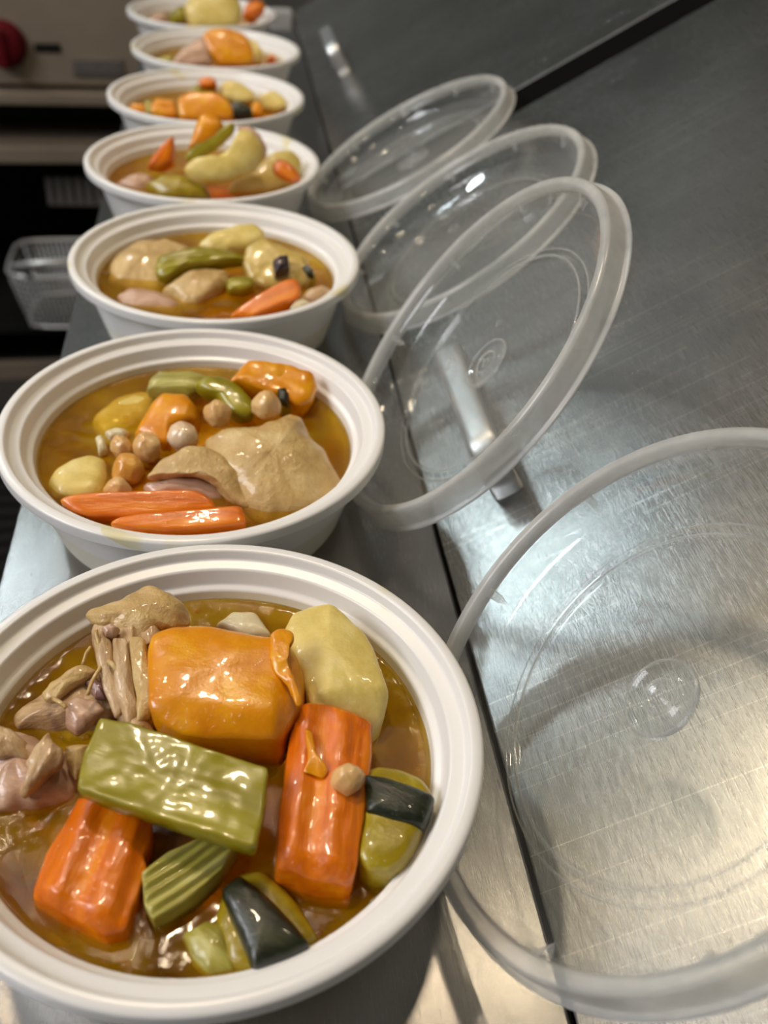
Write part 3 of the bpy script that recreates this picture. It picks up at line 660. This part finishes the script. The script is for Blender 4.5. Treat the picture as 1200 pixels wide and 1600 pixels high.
# --- second bowl
G2 = 'food in the second bowl'
lump('chicken_thigh', [(318, 668), (350, 652), (400, 648), (450, 628), (476, 634), (490, 662), (515, 692), (530, 722), (544, 742), (530, 762), (495, 780), (460, 792), (425, 797), (392, 782), (372, 758), (345, 735), (322, 712)], -0.003, M['skin'], 0.026, 2.4, (0.05, -0.30, 1), 0.0022, 42, crown=0.002, taper=0.75, label='large tan chicken thigh with pimpled skin in the second bowl', cat='chicken', group=G2, m=120, passes=1, fine=0.0013)
lump('chicken_piece', [(224, 738), (250, 712), (285, 694), (320, 690), (352, 702), (378, 735), (392, 786), (365, 775), (345, 752), (300, 735), (262, 738)], -0.004, M['skin'], 0.012, 2.4, (0, -0.45, 0.9), 0.0022, 60, label='folded flap of chicken skin beside the large thigh', cat='chicken', group=G2, m=90, passes=1, fine=0.0008)
lump('chicken_piece', [(222, 748), (262, 736), (315, 738), (345, 752), (352, 770), (300, 772), (235, 768)], -0.011, M['meatpink'], 0.014, 2.6, (0, -0.3, 0.95), 0.0016, 60, label='pink chicken meat under the skin flap in the second bowl', cat='chicken', group=G2, m=80, fine=0.0008)
lump('squash_chunk', [(358, 592), (372, 572), (388, 555), (420, 560), (462, 570), (492, 580), (498, 597), (486, 622), (468, 630), (432, 612), (395, 602)], 0.000, M['squash'], 0.020, 6, (0.1, -0.35, 1), 0.0013, 80, label='orange squash chunk at the back right of the second bowl', cat='squash', group=G2, m=70, passes=1)
zucchini([(425, 610), (450, 606), (470, 618), (468, 632), (440, 634)], [(432, 606), (446, 604), (452, 616), (448, 630), (436, 624)], -0.007, -0.004, 'dark zucchini sliver between squash and thigh in the second bowl', G2, (0, -0.4, 1), 0.012)
lump('celery_piece', [(228, 602), (234, 584), (246, 576), (300, 576), (325, 582), (322, 600), (296, 612), (250, 607)], -0.004, M['celery_pale'], 0.012, 3.5, (0, -0.25, 1), 0.0006, 70, axis=((230, 592), (320, 592)), ridge=(0.006, 0.0003), label='pale celery piece at the back of the second bowl', cat='celery', group=G2)
lump('celery_piece', [(302, 592), (320, 580), (352, 582), (380, 602), (396, 622), (396, 644), (374, 650), (354, 632), (338, 612), (315, 606)], 0.000, M['celery'], 0.012, 3.0, (0, -0.35, 1), 0.0010, 80, axis=((310, 590), (385, 640)), label='soft green celery piece lying on the chicken thigh', cat='celery', group=G2)
lump('carrot_chunk', [(204, 672), (216, 648), (232, 622), (252, 604), (290, 606), (305, 624), (302, 648), (268, 664), (262, 690), (240, 688)], -0.004, M['squash'], 0.022, 3.6, (-0.1, -0.35, 1), 0.0008, 70, label='orange chunk behind the chickpeas in the second bowl', cat='squash', group=G2, m=70, passes=1)
for (px, py, r_, z, lb) in [(339, 636, 21, 0.003, 'chickpea between the celery and the orange chunk in the second bowl'), (415, 622, 23, 0.005, 'chickpea on top of the chicken thigh under the squash'),
                            (283, 671, 24, 0.001, 'palest chickpea, in front of the orange chunk'), (227, 688, 23, -0.003, 'round chickpea left of the palest chickpea'),
                            (187, 690, 18, -0.007, 'leftmost chickpea of the second bowl, beside the onion scrap'), (197, 723, 26, -0.006, 'yellow orange chickpea in front of the other chickpeas'),
                            (182, 757, 21, -0.011, 'chickpea half sunk in broth behind the long carrot stick')]:
    pea(px, py, r_, z, lb, 'chickpea_pale' if lb.startswith('palest') else 'chickpea_orange' if lb.startswith('yellow') else 'chickpea')
lump('potato_chunk', [(70, 742), (84, 722), (110, 706), (140, 699), (165, 708), (168, 735), (158, 762), (120, 772), (80, 766)], -0.0115, M['potato'], 0.020, 3.0, (0, -0.15, 1), 0.0010, 60, label='pale potato chunk at the left side of the second bowl', cat='potato', group=G2)
lump('potato_chunk', [(140, 645), (180, 612), (225, 600), (252, 606), (240, 636), (196, 660), (160, 664)], -0.0165, M['potato'], 0.018, 3.0, (0, 0, 1), 0.0010, 60, label='potato sunk under the broth at the back left of the second bowl', cat='potato', group=G2)
lump('onion_piece', [(147, 680), (156, 674), (164, 684), (166, 702), (152, 706)], -0.010, M['onion'], 0.008, 2.6, (0, -0.4, 1), label='small white onion scrap beside the leftmost chickpea', cat='onion', group=G2, m=36)
lump('onion_piece', [(160, 670), (180, 664), (202, 668), (196, 678), (170, 680)], -0.012, M['onion'], 0.008, 2.6, (0, -0.2, 1), label='thin onion strip behind the leftmost chickpea', cat='onion', group=G2, m=36)
lump('carrot_stick', [(90, 778), (112, 770), (170, 766), (262, 764), (312, 766), (332, 778), (342, 793), (300, 799), (200, 808), (140, 805), (110, 796)], -0.007, M['carrot'], 0.018, 10, (0, -0.45, 0.9), 0.0006, 60, axis=((95, 785), (335, 785)), label='long orange carrot stick along the front of the second bowl', cat='carrot', group=G2, m=80, passes=1)
lump('carrot_stick', [(168, 814), (180, 806), (260, 798), (330, 792), (380, 788), (385, 815), (340, 822), (260, 828), (200, 824)], -0.006, M['carrot'], 0.016, 10, (0, -0.30, 0.95), 0.0006, 60, axis=((170, 816), (384, 802)), label='shorter carrot stick against the front rim of the second bowl', cat='carrot', group=G2, m=80, passes=1)

# --- third bowl
G3 = 'food in the third bowl'
lump('chicken_piece', [(163, 405), (178, 378), (215, 362), (262, 362), (300, 374), (300, 408), (280, 430), (245, 442), (205, 438), (172, 428)], -0.008, M['skin'], 0.024, 2.4, (0, -0.3, 1), 0.0022, 55, label='pale chicken piece at the left of the third bowl', cat='chicken', group=G3, m=90, fine=0.0008)
lump('chicken_piece', [(180, 455), (196, 442), (225, 445), (262, 452), (282, 468), (270, 478), (215, 476), (188, 468)], -0.012, M['meatpink'], 0.016, 2.4, (0, -0.3, 1), 0.0018, 60, label='pinkish meat at the front left of the third bowl', cat='chicken', group=G3, m=80, fine=0.0008)
lump('chicken_piece', [(250, 440), (285, 418), (330, 406), (356, 412), (358, 430), (338, 448), (308, 470), (285, 466), (268, 452)], -0.007, M['skin'], 0.020, 2.4, (0, -0.4, 1), 0.0020, 60, label='chicken piece below the celery stick in the third bowl', cat='chicken', group=G3, m=80, fine=0.0008)
lump('celery_stick', [(240, 412), (244, 396), (270, 386), (310, 379), (350, 384), (378, 390), (382, 400), (350, 405), (310, 408), (285, 415), (256, 429), (244, 424)], 0.000, M['celery'], 0.014, 3.0, (0, -0.45, 0.9), 0.0006, 70, axis=((245, 412), (378, 394)), ridge=(0.005, 0.0003), label='green celery stick across the middle of the third bowl', cat='celery', group=G3, m=70)
lump('celery_piece', [(352, 441), (358, 430), (378, 428), (396, 432), (398, 444), (378, 451), (356, 450)], -0.008, M['celery'], 0.010, 3.5, (0, -0.4, 0.9), label='short celery bit in front of the chicken in the third bowl', cat='celery', group=G3, m=44)
lump('potato_chunk', [(308, 374), (330, 356), (352, 352), (372, 342), (398, 340), (416, 350), (419, 368), (395, 382), (355, 388), (325, 382)], -0.002, M['potato'], 0.020, 2.8, (0, -0.4, 0.9), 0.0014, 60, label='pale potato chunk at the back of the third bowl', cat='potato', group=G3, m=70)
zucchini([(378, 404), (384, 380), (408, 366), (445, 378), (476, 396), (492, 420), (480, 440), (448, 444), (412, 446), (388, 432)], [(426, 405), (438, 397), (451, 396), (453, 416), (444, 420), (430, 425)], -0.003, 0.0018, 'yellow eggplant chunk with dark purple skin patch in the third bowl', G3, (0, -0.5, 0.9), 0.022, 'eggskin', 0.0012)
zucchini([(458, 418), (470, 412), (488, 416), (494, 428), (484, 436), (466, 432)], [(470, 417), (480, 412), (490, 420), (491, 430), (480, 427)], -0.008, -0.005, 'small dark zucchini bit at the right of the third bowl', G3, (0, -0.4, 0.9), 0.012)
lump('carrot_stick', [(357, 492), (380, 474), (415, 452), (448, 434), (464, 432), (471, 446), (468, 464), (440, 474), (415, 486), (390, 494)], -0.004, M['carrot'], 0.016, 10, (0, -0.5, 0.9), 0.0006, 60, axis=((365, 490), (465, 442)), label='orange carrot stick at the front right of the third bowl', cat='carrot', group=G3, m=70)
lump('chicken_piece', [(466, 470), (480, 450), (505, 440), (520, 448), (505, 466), (485, 478)], -0.012, M['chicken'], 0.012, 2.4, (0, -0.3, 1), 0.0014, 70, label='small chicken scrap right of the carrot in the third bowl', cat='chicken', group=G3, m=50)
lump('onion_piece', [(452, 478), (460, 466), (476, 462), (486, 470), (470, 482)], -0.006, M['onion'], 0.008, 2.4, (0, -0.4, 1), label='pale onion scrap at the front rim of the third bowl', cat='onion', group=G3, m=36)

# --- fourth bowl
G4 = 'food in the fourth bowl'
lump('chicken_piece', [(178, 284), (198, 268), (222, 260), (244, 268), (240, 290), (222, 300), (195, 295)], -0.013, M['meatpink'], 0.020, 2.4, (0, -0.5, 0.9), 0.0018, 60, label='pinkish chicken at the left of the fourth bowl', cat='chicken', group=G4, m=60, fine=0.0008)
lump('zucchini_chunk', [(224, 278), (250, 266), (285, 268), (322, 284), (332, 302), (300, 308), (250, 303)], -0.009, M['zuc'], 0.020, 2.8, (0, -0.6, 0.8), 0.0014, 60, label='yellow zucchini chunk at the front of the fourth bowl', cat='zucchini', group=G4, m=60)
lump('carrot_chunk', [(228, 260), (236, 242), (252, 222), (270, 207), (273, 228), (271, 254), (250, 263)], 0.004, M['carrot'], 0.018, 3.0, VV, 0.0006, 60, label='pointed orange carrot chunk standing in the fourth bowl', cat='carrot', group=G4, m=50, passes=1)
lump('squash_chunk', [(292, 230), (300, 205), (309, 182), (318, 172), (340, 178), (350, 190), (344, 212), (318, 228)], 0.030, M['squash'], 0.018, 3.0, VV, 0.0008, 60, label='orange squash chunk on top of the fourth bowl', cat='squash', group=G4, m=50, passes=1)
lump('celery_piece', [(285, 244), (298, 228), (325, 212), (352, 192), (368, 186), (366, 204), (345, 224), (318, 240), (298, 250)], 0.022, M['celery'], 0.012, 2.6, VV, 0.0008, 80, label='soft celery piece between squash and curved potato', cat='celery', group=G4, m=50)
lump('potato_chunk', [(284, 258), (296, 243), (335, 243), (358, 228), (368, 205), (378, 192), (396, 200), (412, 222), (410, 246), (394, 264), (360, 278), (320, 281), (296, 273)], 0.018, M['potato'], 0.022, 2.4, VV, 0.0010, 60, label='pale curved potato piece standing in the fourth bowl', cat='potato', group=G4, m=70)
lump('chicken_piece', [(368, 194), (388, 190), (405, 205), (418, 228), (414, 246), (398, 240), (384, 215)], 0.014, M['meatpink'], 0.014, 2.4, VV, 0.0012, 60, label='brownish chicken edge behind the curved potato', cat='chicken', group=G4, m=50)
lump('potato_chunk', [(352, 288), (385, 268), (408, 246), (432, 226), (458, 226), (473, 240), (472, 262), (456, 284), (420, 297), (380, 300)], -0.001, M['potato'], 0.026, 2.8, (0, -0.7, 0.7), 0.0010, 60, label='yellow potato chunk at the right of the fourth bowl', cat='potato', group=G4, m=60)
lump('carrot_chunk', [(425, 252), (434, 245), (450, 250), (466, 264), (472, 276), (458, 280), (436, 272), (427, 264)], 0.006, M['carrot'], 0.012, 3.0, (0, -0.7, 0.7), 0.0006, 60, label='small orange carrot bit on the potato at right in the fourth bowl', cat='carrot', group=G4, m=44)

# --- fifth bowl
G5 = 'food in the fifth bowl'
for (nm, pts, z, mt_, lb, ct) in [
    ('squash_chunk', [(198, 168), (206, 159), (226, 160), (229, 176), (212, 174)], -0.010, 'squash', 'leftmost small orange squash bit in the fifth bowl', 'squash'),
    ('zucchini_chunk', [(224, 156), (234, 152), (238, 176), (228, 178)], -0.008, 'celery_pale', 'grey green sliver between two squash bits in the fifth bowl', 'zucchini'),
    ('squash_chunk', [(236, 162), (244, 151), (272, 153), (277, 182), (250, 182), (236, 176)], -0.006, 'squash', 'square orange squash chunk left of the largest one in the fifth bowl', 'squash'),
    ('celery_piece', [(296, 140), (306, 128), (330, 126), (342, 138), (326, 148), (304, 148)], 0.004, 'celery', 'olive celery piece behind the largest squash in the fifth bowl', 'celery'),
    ('squash_chunk', [(276, 148), (296, 140), (336, 140), (356, 152), (366, 172), (360, 184), (320, 187), (280, 184)], 0.002, 'squash', 'largest orange squash chunk in the middle of the fifth bowl', 'squash'),
    ('carrot_chunk', [(310, 122), (322, 116), (334, 120), (340, 130), (324, 134), (312, 132)], 0.012, 'carrot', 'small carrot tip at the very top of the fifth bowl', 'carrot'),
    ('potato_chunk', [(342, 130), (356, 122), (378, 128), (396, 140), (402, 156), (372, 160), (348, 150)], 0.004, 'potato', 'pale potato chunk right of the carrot tip in the fifth bowl', 'potato'),
    ('zucchini_chunk', [(354, 158), (372, 156), (392, 164), (396, 178), (368, 184)], -0.006, 'zskin', 'dark green zucchini piece in the fifth bowl', 'zucchini'),
    ('squash_chunk', [(393, 162), (404, 156), (412, 166), (408, 178), (394, 178)], -0.006, 'squash', 'small yellow squash bit right of the dark zucchini', 'squash'),
    ('potato_chunk', [(404, 148), (426, 138), (444, 148), (448, 162), (432, 170), (408, 168)], -0.006, 'potato', 'yellow potato chunk at the right of the fifth bowl', 'potato')]:
    lump(nm, pts, z, M[mt_], 0.018, 5.0, (0, -0.75, 0.65), 0.0008, 60, label=lb, cat=ct, group=G5, m=44)
# --- sixth bowl
G6 = 'food in the sixth bowl'
for (nm, pts, z, mt_, lb, ct) in [
    ('celery_piece', [(238, 92), (256, 84), (276, 84), (272, 98), (250, 99)], -0.012, 'celery', 'olive celery piece at the left of the sixth bowl', 'celery'),
    ('chicken_piece', [(264, 99), (282, 76), (304, 58), (320, 54), (328, 76), (332, 99), (296, 102)], 0.004, 'meatpink', 'pinkish shredded chicken in the sixth bowl', 'chicken'),
    ('squash_chunk', [(314, 52), (326, 42), (348, 40), (376, 46), (392, 60), (398, 92), (380, 100), (342, 100), (326, 78)], 0.012, 'squash', 'tall orange squash chunk in the sixth bowl', 'squash'),
    ('potato_chunk', [(384, 56), (400, 62), (412, 80), (408, 96), (394, 96)], -0.002, 'potato', 'yellow potato piece right of the tall squash in the sixth bowl', 'potato'),
    ('carrot_chunk', [(416, 88), (424, 82), (432, 86), (430, 94), (420, 95)], -0.010, 'carrot', 'tiny carrot bit at the right of the sixth bowl', 'carrot')]:
    lump(nm, pts, z, M[mt_], 0.020, 4.5, (0, -0.8, 0.6), 0.0010, 60, label=lb, cat=ct, group=G6, m=44)
# --- farthest bowl
G7 = 'food in the farthest bowl'
for (nm, pts, z, mt_, lb, ct) in [
    ('chicken_piece', [(222, 32), (240, 20), (262, 16), (264, 34), (240, 38)], -0.010, 'meatpink', 'pale chicken scrap at the left of the farthest bowl', 'chicken'),
    ('celery_piece', [(262, 22), (274, 8), (288, 6), (292, 34), (268, 36)], 0.000, 'celery', 'green celery piece left of the potato in the farthest bowl', 'celery'),
    ('potato_chunk', [(284, 12), (296, -12), (330, -22), (366, -16), (380, 8), (374, 34), (344, 42), (300, 40)], 0.016, 'potato', 'large pale potato chunk heaped in the farthest bowl', 'potato'),
    ('carrot_chunk', [(377, 22), (384, 2), (402, -6), (416, 4), (412, 18), (394, 33)], 0.008, 'carrot', 'orange carrot chunk at the right of the farthest bowl', 'carrot')]:
    lump(nm, pts, z, M[mt_], 0.024, 2.8, (0, -0.85, 0.5), 0.0010, 60, label=lb, cat=ct, group=G7, m=44)

# ------------------------------------------------------------------ cooking range across the aisle
rg = empty('cooking_range', (-0.45, 2.0, FLOOR_Z), 'brown steel cooking range with red knob, blurred in the background', 'range')
rg.rotation_euler = (0, 0, math.radians(3.3))
Z0 = -FLOOR_Z
X0, X1 = -1.1, 0.5
box('control_panel', (X0, 0.0, Z0 - 0.280), (X1, 0.30, Z0 - 0.02), M['range'], rg, 0.004)
box('cooktop', (X0, 0.0, Z0 - 0.02), (X1, 0.85, Z0 + 0.01), M['range'], rg, 0.004)
box('front_rail', (X0, -0.02, Z0 - 0.313), (X1, 0.30, Z0 - 0.289), M['range'], rg, 0.004)
box('drip_tray', (X0, -0.01, Z0 - 0.430), (X1, 0.5, Z0 - 0.396), M['range'], rg, 0.004)
box('back_panel', (X0, 0.55, 0.0), (X1, 0.60, Z0 - 0.02), M['dark'], rg)
box('side_panel', (X0 - 0.02, 0.0, 0.0), (X0, 0.85, Z0 - 0.02), M['range'], rg)
box('side_panel', (X1, 0.0, 0.0), (X1 + 0.02, 0.85, Z0 - 0.02), M['range'], rg)
box('lower_shelf', (X0, 0.02, Z0 - 0.83), (X1, 0.55, Z0 - 0.815), M['dark'], rg)
box('upper_recess', (X0, 0.14, Z0 - 0.396), (X1, 0.55, Z0 - 0.313), M['dark'], rg)
box('kick_plate', (X0, 0.03, 0.0), (X1, 0.05, 0.045), M['range'], rg, 0.003)
box('slot', (0.078, -0.004, Z0 - 0.220), (0.126, 0.002, Z0 - 0.204), M['dark'], rg, 0.003)
pl = box('name_plate', (0.143, -0.005, Z0 - 0.262), (0.240, 0.001, Z0 - 0.230), M['plate'], rg, 0.002)
t = text_obj('lettering', 'GARLAND', 0.021, 0.001, M['letters'], pl); t.location = (0.1915, -0.0055, Z0 - 0.246); t.rotation_euler = (math.radians(90), 0, 0)
kn = lathe('knob', [(0, 0.034), (0.014, 0.034), (0.030, 0.032), (0.036, 0.026), (0.039, 0.006), (0.043, 0.004), (0.043, 0.0), (0, 0)], M['redknob'], rg, 40)
kn.location = (0.022, -0.002, Z0 - 0.207); kn.rotation_euler = (math.radians(90), 0, 0)
gp = box('grip', (-0.008, -0.034, 0.030), (0.008, 0.034, 0.046), M['redknob'], kn, 0.004)

# wire basket on the low shelf of the range, and a ribbed pan above it
def wire_basket(loc):
    root = empty('wire_basket', loc, 'chrome wire basket on the low shelf of the range', 'basket')
    W, D, Ht = 0.36, 0.20, 0.13
    def loop(z, s, r_):
        pts = []
        for k in range(33):
            a = 2 * math.pi * k / 32; ca, sa = math.cos(a), math.sin(a)
            pts.append((math.copysign(abs(ca) ** 0.35, ca) * W / 2 * s, math.copysign(abs(sa) ** 0.35, sa) * D / 2 * s, z))
        return pts
    tube('top_frame', loop(Ht, 1.0, 0), 0.0045, M['chrome'], root, 8)
    tube('bottom_frame', loop(0.004, 0.86, 0), 0.0035, M['chrome'], root, 8)
    for k in range(1, 8): tube('wire', loop(Ht * k / 8, 0.86 + 0.14 * k / 8, 0), 0.0014, M['chrome'], root, 5)
    for k in range(1, 32):
        s = k / 32
        x = -W / 2 + W * s
        tube('wire', [(x, -D / 2, Ht), (x * 0.86, -D / 2 * 0.86, 0.002), (x * 0.86, D / 2 * 0.86, 0.002), (x, D / 2, Ht)], 0.0012, M['chrome'], root, 5)
    h = tube('handle', [(-W * 0.35, -D / 2, Ht), (-W * 0.42, -D / 2 - 0.03, Ht + 0.04), (-W * 0.30, -D / 2 - 0.05, Ht + 0.055), (W * 0.0, -D / 2 - 0.05, Ht + 0.06), (W * 0.06, -D / 2, Ht)], 0.006, M['chrome'], root, 8)
    return root
wb_ = wire_basket((-0.315, 2.02, -0.774)); wb_.rotation_euler = (0, 0, math.radians(2))
pan = empty('ribbed_tray', (-0.28, 2.16, -0.545), 'ribbed grey metal tray above the wire basket in the range', 'tray')
box('base', (-0.13, -0.08, -0.006), (0.16, 0.10, 0.0), M['plate'], pan, 0.002)
r0 = None
for k in range(14):
    if r0 is None: r0 = box('rib', (-0.006, -0.082, 0.0), (0.006, -0.074, 0.058), M['letters'], pan, 0.002); o = r0
    else: o = r0.copy(); link(o); o.parent = pan
    o.location = (-0.122 + k * 0.0208, 0, 0)
box('back_wall', (-0.13, -0.074, 0.0), (0.16, -0.070, 0.055), M['plate'], pan)
box('support', (-0.05, 0.05, -0.27), (-0.03, 0.09, -0.006), M['dark'], pan)
box('support', (0.10, 0.05, -0.27), (0.12, 0.09, -0.006), M['dark'], pan)

# unseen hood over the range, added and shaped for reflections in the steel
hd = empty('reflection_hood', (-0.3, 2.5, CEIL_Z), 'unseen steel hood over the range, added for reflections in the covers', 'hood')
box('front_panel', (-1.6, -0.62, -0.86), (1.2, -0.60, 0.0), M['hood'], hd)
box('side_panel', (-1.6, -0.60, -0.86), (-1.58, 0.78, 0.0), M['hood'], hd)
box('side_panel', (1.18, -0.60, -0.86), (1.2, 0.78, 0.0), M['hood'], hd)
box('filter_bank', (-1.58, -0.1, -0.36), (1.18, 0.78, -0.33), M['hood'], hd)
box('inner_roof', (-1.58, -0.60, -0.36), (1.18, -0.1, -0.34), M['hood'], hd)
